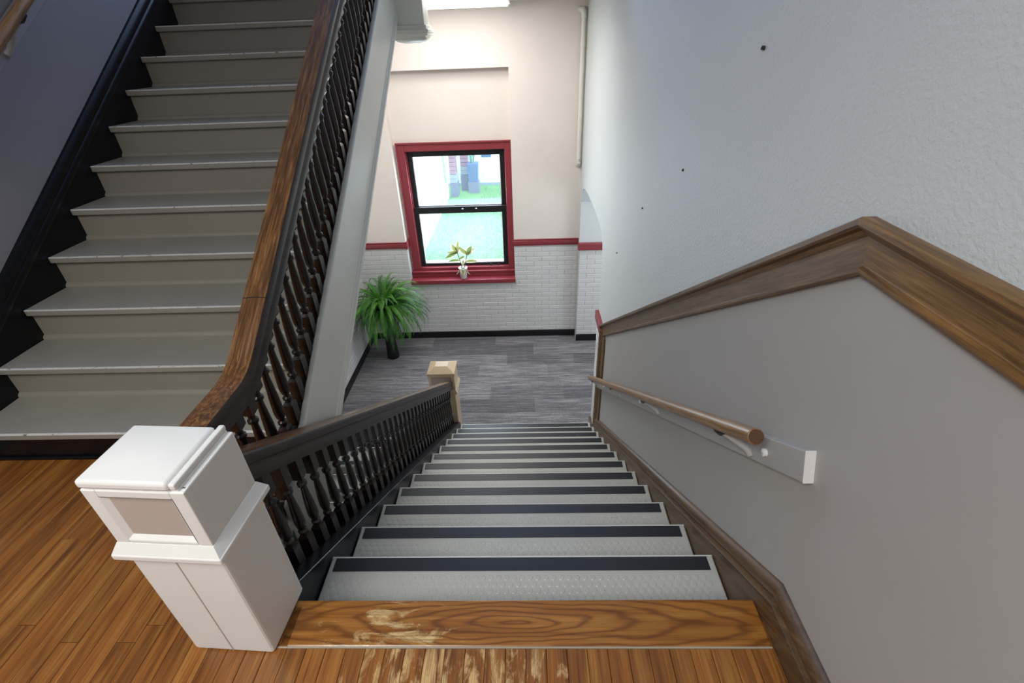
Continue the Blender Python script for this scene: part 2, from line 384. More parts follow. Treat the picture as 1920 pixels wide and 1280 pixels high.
# ------------------------------------------------------------------ walls
# right wall: rough plaster with the arched opening towards the far end
def arch_pts(n=22):
    pts = []
    for i in range(n+1):
        u = -1+2*i/n; yy = 5.12+.94*u; zz = -.30+.27*max(0, 1-abs(u)**3)**(1/3.0); pts.append((yy, zz))
    return pts
ap = arch_pts()
YJ = 4.18
wr = MB(); TH = .14
# plane faces (inner side x=WR) as quads, with the outside at WR+TH
def wallquad(mb, y0, y1, z0, z1): mb.box(WR, WR+TH, y0, y1, z0, z1)
wallquad(wr, YB, YJ, -2.6, ZTOP)
wallquad(wr, YJ, 6.06, -.02, ZTOP)
for i in range(len(ap)-1):
    (ya, za), (yb, zb) = ap[i], ap[i+1]
    wr.prism_x([(ya, za), (yb, zb), (yb, -.02), (ya, -.02)], WR, WR+TH)
wr.box(WR, WR+TH, 6.06, YF, -2.4, ZTOP)
wall_right = struct('wall_right', wr, m_plaster)
# painted grey lower panel, set just proud of the plaster
RB = lambda y: 1.029-.1772/.267*(y-.921)    # underside of the wooden wall rail
gp = [(YB, .05), (.78, .05), (.78, zn(.78)), (3.74, zn(3.74)-.02), (3.74, RB(3.74)+.03), (.921, 1.05), (YB, 1.05)]
obj('grey_panel', MB().prism_x([(YB, .05), (.78, .05), (.921, 1.05), (YB, 1.05)], WR-.003, WR+.01).prism_x([(.78, .05), (3.74, zn(3.74)-.02), (3.74, RB(3.74)+.03), (.921, 1.05)], WR-.003, WR+.01), m_grey, wall_right)
for (yy, zz) in ((1.654, 1.409), (1.664, 1.409), (2.231, .938), (2.887, .571), (3.539, .03)):
    obj('plaster_chip', MB().lathe([(.005, 0), (.007, .004), (.004, .011)], (WR-.0005, yy), 6, zz), m_speck, wall_right)
# small white brick return beside the opening, below the red rail
def brick_mesh(L, H, D):
    c = .004; v = []
    for d, k in ((0, 0), (D-c, 0), (D, c)):
        v += [(-L/2+k, -d, -H/2+k), (L/2-k, -d, -H/2+k), (L/2-k, -d, H/2-k), (-L/2+k, -d, H/2-k)]
    f = [(8, 9, 10, 11)]+[(q+i, q+(i+1) % 4, q+4+(i+1) % 4, q+4+i) for q in (0, 4) for i in range(4)]
    m = bpy.data.meshes.new('brick'); m.from_pydata(v, [], f); m.materials.append(m_brick); m.update(); return m
BC = {}
def brick(L, H, loc, parent, rz=0):
    key = (round(L, 3), round(H, 3))
    if key not in BC: BC[key] = brick_mesh(L, H, .008)
    inst('brick', BC[key], loc, parent, (0, 0, rz))
CO = .0675; NB = 21
def brickrun(a0, a1, place, z0, z1, skip=None):
    r_ = 0; z = z0
    while z+CO*.6 < z1:
        h = min(CO, z1-z)
        x = a0-(.105 if r_ % 2 else 0)
        while x < a1:
            xa, xb = max(a0, x), min(a1, x+.21)
            if xb-xa > .015 and not (skip and skip(xa, xb, z, z+h)):
                place((xa+xb)/2, xb-xa-.006, z+h/2, h-.006+random.uniform(-.001, .001))
            x += .21
        z += CO; r_ += 1
obj('mortar_bed', MB().box(WR-.006, WR, 3.90, YJ, ZL, CH0), m_mortar, wall_right)
brickrun(3.90, YJ, lambda c, L, z, h: brick(L, h, (WR-.004+random.uniform(-.001, .001), c, z), wall_right, -math.pi/2), ZL+.155, CH0)
struct('trim_1', MB().box(WR-.035, WR+TH, 3.9, YJ+.02, CH0, CH1), m_red, bev=.008)['label'] = 'short red cap rail on the brick return beside the arched opening'
# alcove beyond the arched opening
struct('wall_alcove', MB().box(WR+TH, 2.4, 6.06, 6.2, -2.4, 1.7), m_plaster)
wa = struct('wall_alcove_side', MB().box(2.4, 2.5, 3.9, 6.3, -2.4, 1.7).box(WR+TH, 2.4, 3.9, 4.0, -2.4, 1.7).box(WR+TH, 2.4, 3.9, 6.3, .3, .4), m_plaster)
pier = struct('wall_pier', MB().box(WR+.001, WR+.9, 6.045, 6.07, -2.4, CH0), m_mortar)
brickrun(WR+.002, WR+.42, lambda c, L, z, h: brick(L, h, (c, 6.047, z), pier), ZL+.105, CH0)
struct('trim_2', MB().box(WR-.02, WR+.9, 6.0, 6.06, CH0-.01, CH1-.012), m_red, bev=.008)
struct('baseboard_pier', MB().box(WR+.001, WR+.9, 6.028, 6.045, ZL, ZL+.10), m_blackb)

# far wall with the window recess
RX0, RX1 = -1.605, -.153; RT = 1.19; RS = -1.42; YR = 6.34
OX0, OX1, OZ0, OZ1 = -1.475, -.235, -1.25, .31     # opening of the window itself
fw = MB()
fw.box(WL-.15, RX0, YF, 6.62, -2.5, ZC+.2).box(RX1, WR+.14, YF, 6.62, -2.5, ZC+.2).box(RX0, RX1, YF, 6.62, RT, ZC+.2).box(RX0, RX1, YF, 6.62, -2.5, RS)
fw.box(RX0, OX0, YR, 6.62, RS, RT).box(OX1, RX1, YR, 6.62, RS, RT).box(OX0, OX1, YR, 6.62, OZ1, RT).box(OX0, OX1, YR, 6.62, RS, OZ0)
wall_far = struct('wall_far', fw, m_peach)
obj('mortar_bed', MB().box(WL, RX0, YF-.004, YF, ZL, CH0).box(RX1, WR, YF-.004, YF, ZL, CH0).box(RX0, RX1, YF-.004, YF, ZL, RS), m_mortar, wall_far)
obj('recess_brick_side', MB().box(RX0-.001, RX0+.004, YF-.004, YR, RS, CH0), m_brick, wall_far)
brickrun(WL, WR, lambda c, L, z, h: brick(L, h, (c, YF-.002+random.uniform(-.0012, .0012), z), wall_far), ZL+.105, CH0,
         skip=lambda a, b_, z0, z1: (z1 > RS-.0 and a > RX0-.16 and b_ < RX1+.16 and (a+b_)/2 > RX0+.0 and (a+b_)/2 < RX1) or (z1 > RS and (a < RX1 < b_ or a < RX0 < b_)))
# cut bricks beside the window recess
z = ZL+.105; r_ = 0
while z+CO*.6 < CH0:
    if z+CO > RS:
        for (edge, side) in ((RX0, -1), (RX1, 1)):
            x = WL-(.105 if r_ % 2 else 0)
            while x < WR:
                a, b_ = max(WL, x), x+.21
                if a < edge < b_:
                    aa, bb = (a, edge) if side < 0 else (edge, b_)
                    if bb-aa > .02: brick(bb-aa-.006, CO-.006, ((aa+bb)/2, YF-.002, z+CO/2), wall_far)
                x += .21
    z += CO; r_ += 1
# left wall, upper flight side and lower landing side
wl = MB().box(WL-.15, WL, YB, 6.62, -5, ZTOP)
wall_left = struct('wall_left', wl, m_greyL)
obj('plaster_skin', MB().box(WL-.01, WL+.002, 4.45, YF, CH0, ZC), m_peach, wall_left)
obj('mortar_bed', MB().box(WL-.01, WL+.003, 4.2, YF, ZL, CH0), m_mortar, wall_left)
brickrun(4.2, YF, lambda c, L, z, h: brick(L, h, (WL+.002, c, z), wall_left, math.pi/2), ZL+.105, CH0)
struct('wall_back', MB().box(WL-.15, WR+TH, YB-.15, YB, -.2, ZTOP), m_greyL)
struct('wall_far_upper', MB().box(WL-.15, WR+TH, YF, 6.4, ZC+.2, ZTOP), m_peach)
struct('ceiling', MB().box(WL-.15, WR+TH, YB-.15, 6.62, ZTOP, ZTOP+.1), m_ceil)
# upper landing slab (its underside is the ceiling over the lower landing)
TOPY = YU+13*TU; TOPZ = 13*RU
struct('ceiling', MB().box(WL, WR, TOPY+.03, YF, ZC, TOPZ), m_ceil)
# baseboards
def bb_(name, mb): return struct(name, mb, m_blackb, bev=.004)
bb_('baseboard_far', MB().box(WL, WR, YF-.016, YF-.003, ZL, ZL+.10))
bb_('baseboard_left', MB().box(WL+.003, WL+.018, 4.06, YF-.016, ZL, ZL+.10))
struct('baseboard_return', MB().box(WR-.03, WR+.001, 3.88, YJ+.01, ZL, ZL+.155).box(WR-.036, WR+.001, 3.88, YJ+.016, ZL+.12, ZL+.14), m_skirt, bev=.005)
# chair rails
chp = [(0, 0), (.022, .008), (.022, .028), (.032, .036), (.032, .072), (.022, .08), (.03, .093), (0, .093)]
def chair_rail(name, x0, x1):
    mb = MB(); mb.rings([[(xx, YF-a, CH0+b_) for a, b_ in chp] for xx in (x0, x1)]); return struct(name, mb, m_red)
chair_rail('trim_3', WL, RX0+.012)
chair_rail('trim_4', RX1-.012, WR+.005)
tr5 = MB(); tr5.rings([[(WL+a, yy, CH0+b_) for a, b_ in chp] for yy in (YF, 4.4)]); struct('trim_5', tr5, m_red)
struct('trim_6', MB().box(RX0-.002, RX0+.022, YF-.03, YR, CH0, CH1), m_red)

# window_1
win = MB()
cz0 = -1.27
win.box(RX0+.03, OX0, YR-.035, YR+.0, cz0, OZ1+.1).box(OX1, RX1+.002, YR-.035, YR, cz0, OZ1+.1).box(OX0, OX1, YR-.035, YR, OZ1, OZ1+.1)
window = struct('window_1', win, m_red, bev=.006)
obj('casing_bead', MB().box(RX0+.026, RX0+.046, YR-.05, YR-.03, cz0, OZ1+.105).box(RX1-.018, RX1+.003, YR-.05, YR-.03, cz0, OZ1+.105).box(RX0+.046, RX1-.018, YR-.05, YR-.03, OZ1+.083, OZ1+.105), m_red, window, bev=.004)
obj('jamb_lining', MB().box(OX0-.005, OX0+.008, YR, 6.5, OZ0, OZ1).box(OX1-.008, OX1+.005, YR, 6.5, OZ0, OZ1).box(OX0, OX1, YR, 6.5, OZ1-.008, OZ1+.005), m_red, window)
obj('stool', MB().box(RX0, RX1+.004, YF-.055, YR, RS-.0, RS+.062), m_red, window, bev=.008)
obj('apron_rail', MB().box(RX0+.01, RX1, YR-.075, YR, RS+.062, RS+.125).box(RX0+.01, RX1, YR-.09, YR, RS+.125, RS+.15), m_red, window, bev=.006)
obj('sub_sill', MB().box(OX0, OX1, YR-.045, 6.5, RS+.15, OZ0+.02), m_red, window, bev=.004)
def sash(z0, z1, yy, t=.055, b_=.06, tp=.06):
    f = obj('sash', MB().box(OX0+.008, OX0+.008+t, yy, yy+.04, z0, z1).box(OX1-.008-t, OX1-.008, yy, yy+.04, z0, z1).box(OX0+.008+t, OX1-.008-t, yy, yy+.04, z0, z0+b_).box(OX0+.008+t, OX1-.008-t, yy, yy+.04, z1-tp, z1), m_sash, window, bev=.004)
    a, c, d, e = OX0+.008+t, OX1-.008-t, z0+b_, z1-tp
    obj('pane', MB().box(a-.002, c+.002, yy+.018, yy+.021, d-.002, e+.002), m_glass, f)
    obj('glazing_bead', MB().box(a, a+.008, yy+.004, yy+.016, d, e).box(c-.008, c, yy+.004, yy+.016, d, e).box(a, c, yy+.004, yy+.016, d, d+.012), m_alum, f)
sash(-.50, .305, YR+.06, .058, .10, .075)
sash(OZ0, -.40, YR+.015, .058, .055, .085)
for xx in (-.82, -.64): obj('sash_latch', MB().box(xx-.012, xx+.012, YR+.0, YR+.02, -.435, -.42).box(xx-.005, xx+.005, YR-.008, YR+.01, -.43, -.425), m_alum, window, bev=.002)
obj('sash_lift', MB().box(-.50, -.47, YR-.005, YR+.015, OZ0+.02, OZ0+.045).box(-.39, -.37, YR-.005, YR+.015, OZ0+.02, OZ0+.045).box(-.56, -.36, YR-.003, YR+.004, OZ0+.022, OZ0+.03), m_metal, window, bev=.002)

# ------------------------------------------------------------------ down flight
dn = thing('staircase', (-.04, 2.4, ZL), 'flight of grey rubber treads with black grip strips going down to the carpet', 'stairs')
treads = []
def stud_strip(y0, y1, z, x0, x1, par):
    mb = MB(); rr = .0105; row = 0; yy = y0+.02
    while yy < y1-.012:
        xx = x0+.03+(.014 if row % 2 else 0)
        while xx < x1-.03:
            n = 8; top = [(xx+rr*.8*math.cos(6.2832*i/n), yy+rr*.8*math.sin(6.2832*i/n), z+.0012) for i in range(n)]; bot = [(xx+rr*math.cos(6.2832*i/n), yy+rr*math.sin(6.2832*i/n), z) for i in range(n)]
            q = len(mb.v); mb.v += bot+top; mb.f.append(tuple(range(q+n, q+2*n)))
            for i in range(n): mb.f.append((q+i, q+(i+1) % n, q+n+(i+1) % n, q+n+i))
            xx += .028
        yy += .0245; row += 1
    return stuff(obj('stud_pattern', mb, m_dntread, par))
for i in range(1, 13):
    yn = Y0+i*T1; z = -i*R1
    t = obj('tread', MB().box(XL, XR, yn-T1-.03, yn, z-.034, z), m_dntread, dn, bev=.006)
    # strip and light edge sit on the tread
    obj('grip_strip', MB().box(XL+.018, XR-.024, yn-.058, yn-.0055, z-.001, z+.0022), m_tape, t)
    obj('nosing_edge', MB().box(XL+.002, XR-.002, yn-.005, yn+.0015, z-.03, z+.0012), m_edge, t)
    stud_strip(yn-T1-.01, yn-.062, z, XL, XR, t)
for i in range(0, 13):
    yn = Y0+i*T1; z = -i*R1
    obj('riser', MB().box(XL, XR, yn-.045, yn-.03, z-R1, z-.03), m_uprise, dn)
obj('soffit', MB().prism_x([(Y0-.05, -.36), (4.02, zn(4.02)-.40), (4.02, zn(4.02)-.37), (Y0-.05, -.33)], -.90, XR), m_stringer, dn)
# stringers
yb_ = 4.06
obj('left_stringer', MB().prism_x([(.84, zn(.84)+.035), (yb_, zn(yb_)+.035), (yb_, ZL), (3.3, ZL+.0), (.84, -.36)], -.875, XL-.004), m_black, dn, bev=.004)
# balustrades: generic baluster mesh (square block, ring, slender neck, swelling shaft, ring, block)
def baluster_mesh(H, sl):
    mb = MB(); s = .0195; z1 = .10; z2 = H-.10
    # bottom block, cut along the rake at its foot; top block cut along the rake at its head
    def blk(za, zb, ra, rb):
        mb.add([(-s, -s, za-ra*s), (s, -s, za-ra*s), (s, s, za+ra*s), (-s, s, za+ra*s), (-s, -s, zb-rb*s), (s, -s, zb-rb*s), (s, s, zb+rb*s), (-s, s, zb+rb*s)],
               [(0, 3, 2, 1), (4, 5, 6, 7), (0, 1, 5, 4), (1, 2, 6, 5), (2, 3, 7, 6), (3, 0, 4, 7)])
        return
    blk(0, z1-.012, sl, 0); blk(z2+.012, H, 0, sl)
    mb.rings([[(-s, -s, z1-.012), (s, -s, z1-.012), (s, s, z1-.012), (-s, s, z1-.012)], [(-.012, -.012, z1), (.012, -.012, z1), (.012, .012, z1), (-.012, .012, z1)]])
    mb.rings([[(-.012, -.012, z2), (.012, -.012, z2), (.012, .012, z2), (-.012, .012, z2)], [(-s, -s, z2+.012), (s, -s, z2+.012), (s, s, z2+.012), (-s, s, z2+.012)]])
    h = z2-z1
    prof = [(.011, z1-.004), (.012, z1+.006), (.0175, z1+.012), (.0175, z1+.020), (.011, z1+.026), (.0105, z1+.032), (.0165, z1+.042), (.0195, z1+.06), (.0195, z1+.075),
            (.0175, z1+h*.5), (.0125, z2-.06), (.0115, z2-.045), (.0125, z2-.036), (.018, z2-.03), (.018, z2-.02), (.012, z2-.014), (.0115, z2-.004), (.0115, z2+.006)]
    mb.lathe(prof, n=12)
    me = bpy.data.meshes.new('baluster'); me.from_pydata(mb.v, [], mb.f); me.update(); fix_normals(me)
    for p_ in me.polygons: p_.use_smooth = True
    me.set_sharp_from_angle(angle=math.radians(35)); me.materials.append(m_bal); return me
XD = -.83; XU = -.903
railprof = [(-.040, .0), (-.041, .022), (-.036, .030), (-.036, .040), (-.042, .046), (-.043, .070), (-.038, .078), (-.031, .077), (-.016, .0805), (0, .081), (.016, .0805), (.031, .077), (.038, .078), (.043, .070), (.042, .046), (.036, .040), (.036, .030), (.041, .022), (.040, 0)]
def rail_obj(name, path, x, mt, ms, par):
    mb = MB(); mb.sweep(path, railprof, x); o = obj(name, mb, [mt, ms], par, smooth=40)
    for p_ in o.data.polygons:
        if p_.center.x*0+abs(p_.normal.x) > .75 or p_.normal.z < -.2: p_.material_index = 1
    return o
bd = thing('balustrade', (XD, 2.4, zn(2.4)), 'dark wooden balustrade running down beside the grip-striped treads', 'balustrade')
cs = math.cos(SL)
yA, yB = .90, 4.07
RD = .497    # vertical height of the rail underside above the nosing line
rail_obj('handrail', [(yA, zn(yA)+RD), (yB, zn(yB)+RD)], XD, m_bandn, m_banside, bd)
obj('rail_fillet', MB().sweep([(yA, zn(yA)+RD), (yB, zn(yB)+RD)], [(-.026, -.012), (-.026, 0), (.026, 0), (.026, -.012)], XD), m_bal, bd)
bmD = baluster_mesh(RD-.05, -R1/T1)
yy = .945; n = 0
while yy < 4.02:
    inst('baluster', bmD, (XD, yy, zn(yy)+.037), bd); yy += T1/3; n += 1

# ------------------------------------------------------------------ up flight
up = thing('staircase', (-1.6, 1.5, 0), 'beige-grey painted stairs rising on the left with worn nosings', 'stairs')
XUR = -.90
for i in range(1, 14):
    yn = YU+i*TU; z = i*RU
    t = obj('tread', MB().box(WL+.003, XUR-.01, yn, yn+TU+.055, z-.030, z), m_uptread, up, bev=.005)
    obj('worn_edge', MB().box(WL+.006, XUR-.012, yn-.0008, yn+.010, z-.006, z+.0007), m_chip, t, bev=.002)
    obj('riser', MB().box(WL+.003, XUR-.01, yn+.026, yn+.04, z-RU, z-.028), m_black if i == 1 else m_uprise, up)
    if i > 1: obj('cove_strip', MB().prism_x([(yn+.026, z-RU), (yn+.010, z-RU), (yn+.012, z-RU+.008), (yn+.020, z-RU+.016), (yn+.026, z-RU+.018)], WL+.003, XUR-.01), m_uprise, t, smooth=60)
ytop = YU+13*TU
obj('wall_stringer', MB().prism_x([(1.47, 0), (1.47, zu(1.47)+.075), (1.47, zu(1.47)+.075), (ytop, zu(ytop)+.075), (ytop, zu(ytop)-.3), (1.9, 0)], WL-.002, WL+.0025), m_black, up)
obj('wall_stringer_cap', MB().sweep([(1.40, zu(1.40)+.07), (ytop, zu(ytop)+.07)], [(-.004, 0), (.018, 0), (.024, .012), (.024, .03), (.019, .036), (.023, .046), (.021, .07), (.012, .086), (-.004, .090)], WL), m_black, up, smooth=40)
obj('black_base', MB().box(WL+.003, XUR-.01, 1.455, 1.467, 0, .018), m_black, up, bev=.004)
# outer white stringer
XS = -.885
st_ = [(1.18, zu(1.18)+.035), (ytop+.05, zu(ytop+.05)+.035), (ytop+.05, zu(ytop+.05)-.34), (1.18, zu(1.18)-.34)]
obj('white_stringer', MB().prism_x(st_, XS-.03, XS), m_stringer, up, bev=.01, seg=3)
obj('stringer_moulding', MB().sweep([(1.18, zu(1.18)-.365), (ytop+.05, zu(ytop+.05)-.365)], [(-.04, 0), (.0, 0), (.010, .006), (.014, .016), (.012, .030), (.003, .036), (.008, .046), (.002, .054), (-.04, .054)], XS), m_stringer, up, smooth=40)
obj('soffit', MB().prism_x([(1.5, zu(1.5)-.37), (ytop, zu(ytop)-.37), (ytop, zu(ytop)-.35), (1.5, zu(1.5)-.35)], WL+.003, XS-.03), m_stringer, up)
obj('shoe_rail', MB().prism_x([(1.2, zu(1.2)-.02), (ytop, zu(ytop)-.02), (ytop, zu(ytop)+.028), (1.2, zu(1.2)+.028)], XS-.075, XS-.031), m_black, up)
bu = thing('balustrade', (XU, 2.4, zu(2.4)), 'dark wooden balustrade with a worn brown rail climbing beside the beige stairs', 'balustrade')
HZ = .53  # underside height of the level part
RUp = .515
ys = YU+(HZ-RUp)*TU/RU+.01
pth = [(.885, HZ)]
c0 = ys-.08
def bez(a, b_, c, t): return tuple((1-t)**2*a[i]+2*t*(1-t)*b_[i]+t*t*c[i] for i in range(2))
A_ = (ys-.09, HZ); B_ = (ys, HZ); C_ = (ys+.09, zu(ys+.09)+RUp)
pth += [bez(A_, B_, C_, t/6) for t in range(7)]
pth += [(ys+.165, zu(ys+.165)+RUp), (ys+.167, zu(ys+.167)+RUp), (4.16, zu(4.16)+RUp)]
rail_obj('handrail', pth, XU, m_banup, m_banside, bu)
obj('rail_fillet', MB().sweep(pth[:8]+[pth[-1]], [(-.026, -.014), (-.026, 0), (.026, 0), (.026, -.014)], XU), m_bal, bu)
bmU = baluster_mesh(RUp-.04, RU/TU)
jy = 1.47; jz = zu(jy)+RUp
obj('rail_joint', MB().sweep([(jy, jz), (jy+.0022, jz+.0022*RU/TU)], [(a*1.012, v*1.008+.0001) for a, v in railprof], XU), m_metal, bu)
yy = 1.22+.08; n = 0
while yy < 4.12:
    inst('baluster', bmU, (XS-.045, yy, zu(yy)+.026), bu); yy += TU/3
for q, (yy, hh) in enumerate(((1.06, .54), (1.14, .54), (1.22, .50))):
    me2 = baluster_mesh(hh-.0 if q < 2 else .49, 0 if q < 2 else .3); inst('baluster', me2, (XS-.035, yy, .0 if q < 2 else .045), bu)

# ------------------------------------------------------------------ second flight going down under the up flight
lo = thing('staircase', (-1.6, 3.6, ZL-1.2), 'grey lower flight with dark strips seen between the balusters', 'stairs')
for i in range(0, 10):
    yn = Y0+12*T1+.0-i*.24; z = ZL-i*R1
    t = obj('tread', MB().box(WL+.003, -.93, yn, yn+.27, z-.034, z), m_dntread, lo, bev=.005)
    obj('grip_strip', MB().box(WL+.05, -.97, yn+.006, yn+.06, z-.001, z+.002), m_tape, t)
    obj('riser', MB().box(WL+.003, -.93, yn+.03, yn+.045, z-R1, z-.03), m_uprise, lo)
obj('stringer', MB().prism_x([(4.06, ZL+.02), (1.0, ZL+.02-3.06*R1/.24), (1.0, ZL-.3-3.06*R1/.24), (4.06, ZL-.3)], -.93, -.905), m_black, lo)
struct('wall_stair_well', MB().box(-.900, -.885, 1.0, 3.35, -5, -2.4), m_greyL)
struct('wall_stair_well_back', MB().box(WL, -.905, .80, .90, -5, -.4), m_greyL)

# ------------------------------------------------------------------ newel posts
def rot_pts(mb, c, a):
    ca, sa = math.cos(a), math.sin(a)
    mb.v = [(c[0]+(x-c[0])*ca-(y-c[1])*sa, c[1]+(x-c[0])*sa+(y-c[1])*ca, z) for x, y, z in mb.v]; return mb
def newel(name, label, x0, x1, y0, y1, zb, zh, zt, ang, shaft_in=0.0, panels=True, mat=None, grp=None, tall=None):
    mat = mat or m_white; c = ((x0+x1)/2, (y0+y1)/2); P = thing(name, (c[0], c[1], zb), label, 'newel post')
    def O(nm_, mb, m=None, **k): return obj(nm_, rot_pts(mb, c, ang), m or mat, P, **k)
    i_ = shaft_in
    O('shaft', MB().box(x0+i_, x1-i_, y0+i_, y1-i_, zb, zh-.01), bev=.010, seg=3)
    O('board_seam', MB().box(c[0]-.003, c[0]+.0, y0+i_-.0012, y0+i_+.004, zb+.004, zh-.03), m_taupe)
    O('collar_moulding', MB().box(x0-.008, x1+.008, y0-.008, y1+.008, zh-.022, zh-.010).box(x0-.018, x1+.018, y0-.018, y1+.018, zh-.012, zh+.008), bev=.005, seg=3)
    O('collar_slope', MB().rings([[(x0-.016, y0-.016, zh+.006), (x1+.016, y0-.016, zh+.006), (x1+.016, y1+.016, zh+.006), (x0-.016, y1+.016, zh+.006)], [(x0-.001, y0-.001, zh+.034), (x1+.001, y0-.001, zh+.034), (x1+.001, y1+.001, zh+.034), (x0-.001, y1+.001, zh+.034)]]))
    t = .034; d = .010
    # head: core plus a raised frame on the front face
    O('head', MB().box(x0+.006, x1-.001, y0+d, y1, zh, zt), bev=.004)
    if panels:
        O('panel_frame', MB().box(x0, x0+t, y0, y0+.02, zh+.02, zt).box(x1-t, x1, y0, y0+.02, zh+.02, zt).box(x0+t, x1-t, y0, y0+.02, zt-.022, zt).box(x0+t, x1-t, y0, y0+.02, zh+.02, zh+.045), bev=.003)
        a, b2, e, g = x0+t, x1-t, zh+.045, zt-.022; k_ = .014
        O('panel_bead', MB().add([(a, y0, e), (b2, y0, e), (b2, y0, g), (a, y0, g), (a+k_, y0+d, e+k_), (b2-k_, y0+d, e+k_), (b2-k_, y0+d, g-k_), (a+k_, y0+d, g-k_)], [(0, 1, 5, 4), (1, 2, 6, 5), (2, 3, 7, 6), (3, 0, 4, 7)]))
        O('inset_panel', MB().box(a+k_-.002, b2-k_+.002, y0+d-.0015, y0+d+.002, e+k_-.002, g-k_+.002), m_taupe)['label'] = 'taupe inset panel'
    return P, O, c
P, O, c = newel('newel_post', 'large white newel post with a taupe inset panel standing on the oak floor', -.9686, -.7302, .696, .8888, 0, .455, .668, -.0545)
# cap: narrower necking, then a low, soft cushion top
O('cap_neck', MB().box(-.960, -.742, .700, .884, .664, .676), bev=.002)
O('cap', MB().rings([[(-.966, .692, .674), (-.756, .692, .674), (-.756, .872, .674), (-.966, .872, .674)], [(-.966, .692, .698), (-.756, .692, .698), (-.756, .872, .698), (-.966, .872, .698)],
                     [(-.900, .74, .712), (-.815, .74, .712), (-.815, .825, .712), (-.900, .825, .712)]]), bev=.008, seg=3, smooth=50)
O('cap_side_bead', MB().box(-.757, -.742, .696, .886, .676, .692), bev=.004)
# lower newel at the foot of the flight
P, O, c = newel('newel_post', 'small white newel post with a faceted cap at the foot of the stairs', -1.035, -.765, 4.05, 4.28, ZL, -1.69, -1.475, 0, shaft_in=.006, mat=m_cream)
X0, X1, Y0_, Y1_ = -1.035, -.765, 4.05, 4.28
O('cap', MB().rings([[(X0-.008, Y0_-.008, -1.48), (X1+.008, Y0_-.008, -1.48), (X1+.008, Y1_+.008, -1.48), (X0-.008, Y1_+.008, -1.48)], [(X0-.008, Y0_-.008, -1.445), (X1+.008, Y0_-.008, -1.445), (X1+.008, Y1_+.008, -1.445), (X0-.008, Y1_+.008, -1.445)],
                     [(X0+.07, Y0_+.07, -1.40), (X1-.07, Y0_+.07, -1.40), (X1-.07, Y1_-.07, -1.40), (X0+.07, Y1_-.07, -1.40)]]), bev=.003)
# pendant foot of the upper landing newel
nx0, nx1, ny0, ny1 = -.925, -.69, 4.12, 4.34
P = thing('newel_post', (-.81, 4.23, 1.45), 'white newel post foot hanging below the upper landing at the top of the frame', 'newel post')
obj('shaft', MB().box(nx0, nx1, ny0, ny1, 1.56, 3.0), m_stringer, P, bev=.006)
obj('foot_moulding', MB().box(nx0-.012, nx1+.012, ny0-.012, ny1+.012, 1.535, 1.562).box(nx0-.026, nx1+.026, ny0-.026, ny1+.026, 1.515, 1.537).box(nx0-.018, nx1+.018, ny0-.018, ny1+.018, 1.495, 1.517), m_stringer, P, bev=.005)
R_ = []
for k_, (z, sh) in enumerate(((1.497, 0), (1.478, .004), (1.462, .03), (1.452, .07))): R_.append([(nx0+sh, ny0+sh, z), (nx1-sh, ny0+sh, z), (nx1-sh, ny1-sh, z), (nx0+sh, ny1-sh, z)])
obj('drop', MB().rings(R_), m_stringer, P, smooth=50)
struct('trim_7', MB().box(nx1, WR, TOPY+.0, TOPY+.03, ZC-.04, TOPZ), m_stringer)

# ------------------------------------------------------------------ right wall joinery
def lv(y): return .155+.0*y
yk = .78
capb = [(-.032, 0), (-.032, .008), (-.026, .014), (-.022, .024), (-.028, .034), (-.030, .048), (-.022, .062), (-.010, .070), (0, .072), (0, 0)]
yEnd = 3.86
path = [(YB, .078), (yk, .078), (yEnd, zn(yEnd)+.114-.087)]
struct('trim_8', MB().sweep(path, capb, WR), m_skirt, smooth=45)['label'] = 'brown wooden moulding on top of the right stair skirt'
sk = MB().prism_x([(YB, 0), (YB, .082), (yk, .082), (yk, 0)], WR-.034, WR).prism_x([(yk, -.3), (yk, .082), (yEnd, zn(yEnd)+.03), (yEnd, zn(yEnd)-.36)], WR-.034, WR)
struct('baseboard_right', sk, m_skirt)
# top rail
yj = .935
toprail = [(0, 0), (-.016, 0), (-.020, .006), (-.020, .014), (-.012, .018), (-.012, .020), (-.010, .022), (-.010, .080), (-.016, .086), (-.018, .094), (-.030, .098), (-.034, .104), (-.034, .116), (-.028, .120), (0, .120)]
zj = 1.025
# mitred rail in two pieces
ye = 3.90
sl_ = -.1772/.267
def railpts(yv): return (yv, zj+(yv-yj)*sl_)
tv = Vector((1, sl_)).normalized(); tm = (Vector((1, 0))+tv).normalized(); nmv = Vector((-tm.y, tm.x))/tm.dot(tv)
def piece(start, end, flat, prof, x):
    R_ = []
    for (pt, mit) in (start, end):
        t = Vector((1, 0)) if flat else tv
        nn = nmv if mit else Vector((-t.y, t.x))
        R_.append([(x+a, pt[0]+nn.x*v, pt[1]+nn.y*v) for a, v in prof])
    return MB().rings(R_)
vs_ = .93
tr_ = [(a, v*vs_) for a, v in toprail]
struct('trim_9', piece(((YB, zj), 0), ((yj, zj), 1), True, tr_, WR), m_oakflat, smooth=35)['label'] = 'level brown wooden rail at the top right of the landing wall'
struct('trim_10', piece(((yj, zj), 1), (railpts(ye), 0), False, tr_, WR), m_oakrail, smooth=35)['label'] = 'sloping brown wooden rail following the stairs down the right wall'
zt_ = railpts(3.80)[1]
struct('trim_11', MB().rings([[(WR, 3.70, z), (WR-.016, 3.70, z), (WR-.02, 3.715, z), (WR-.012, 3.735, z), (WR-.012, 3.82, z), (WR-.02, 3.83, z), (WR-.034, 3.845, z), (WR-.034, 3.90, z), (WR, 3.90, z)] for z in (ZL, zt_+.03)]), m_oakrail)['label'] = 'upright brown wooden trim at the foot of the right wall'

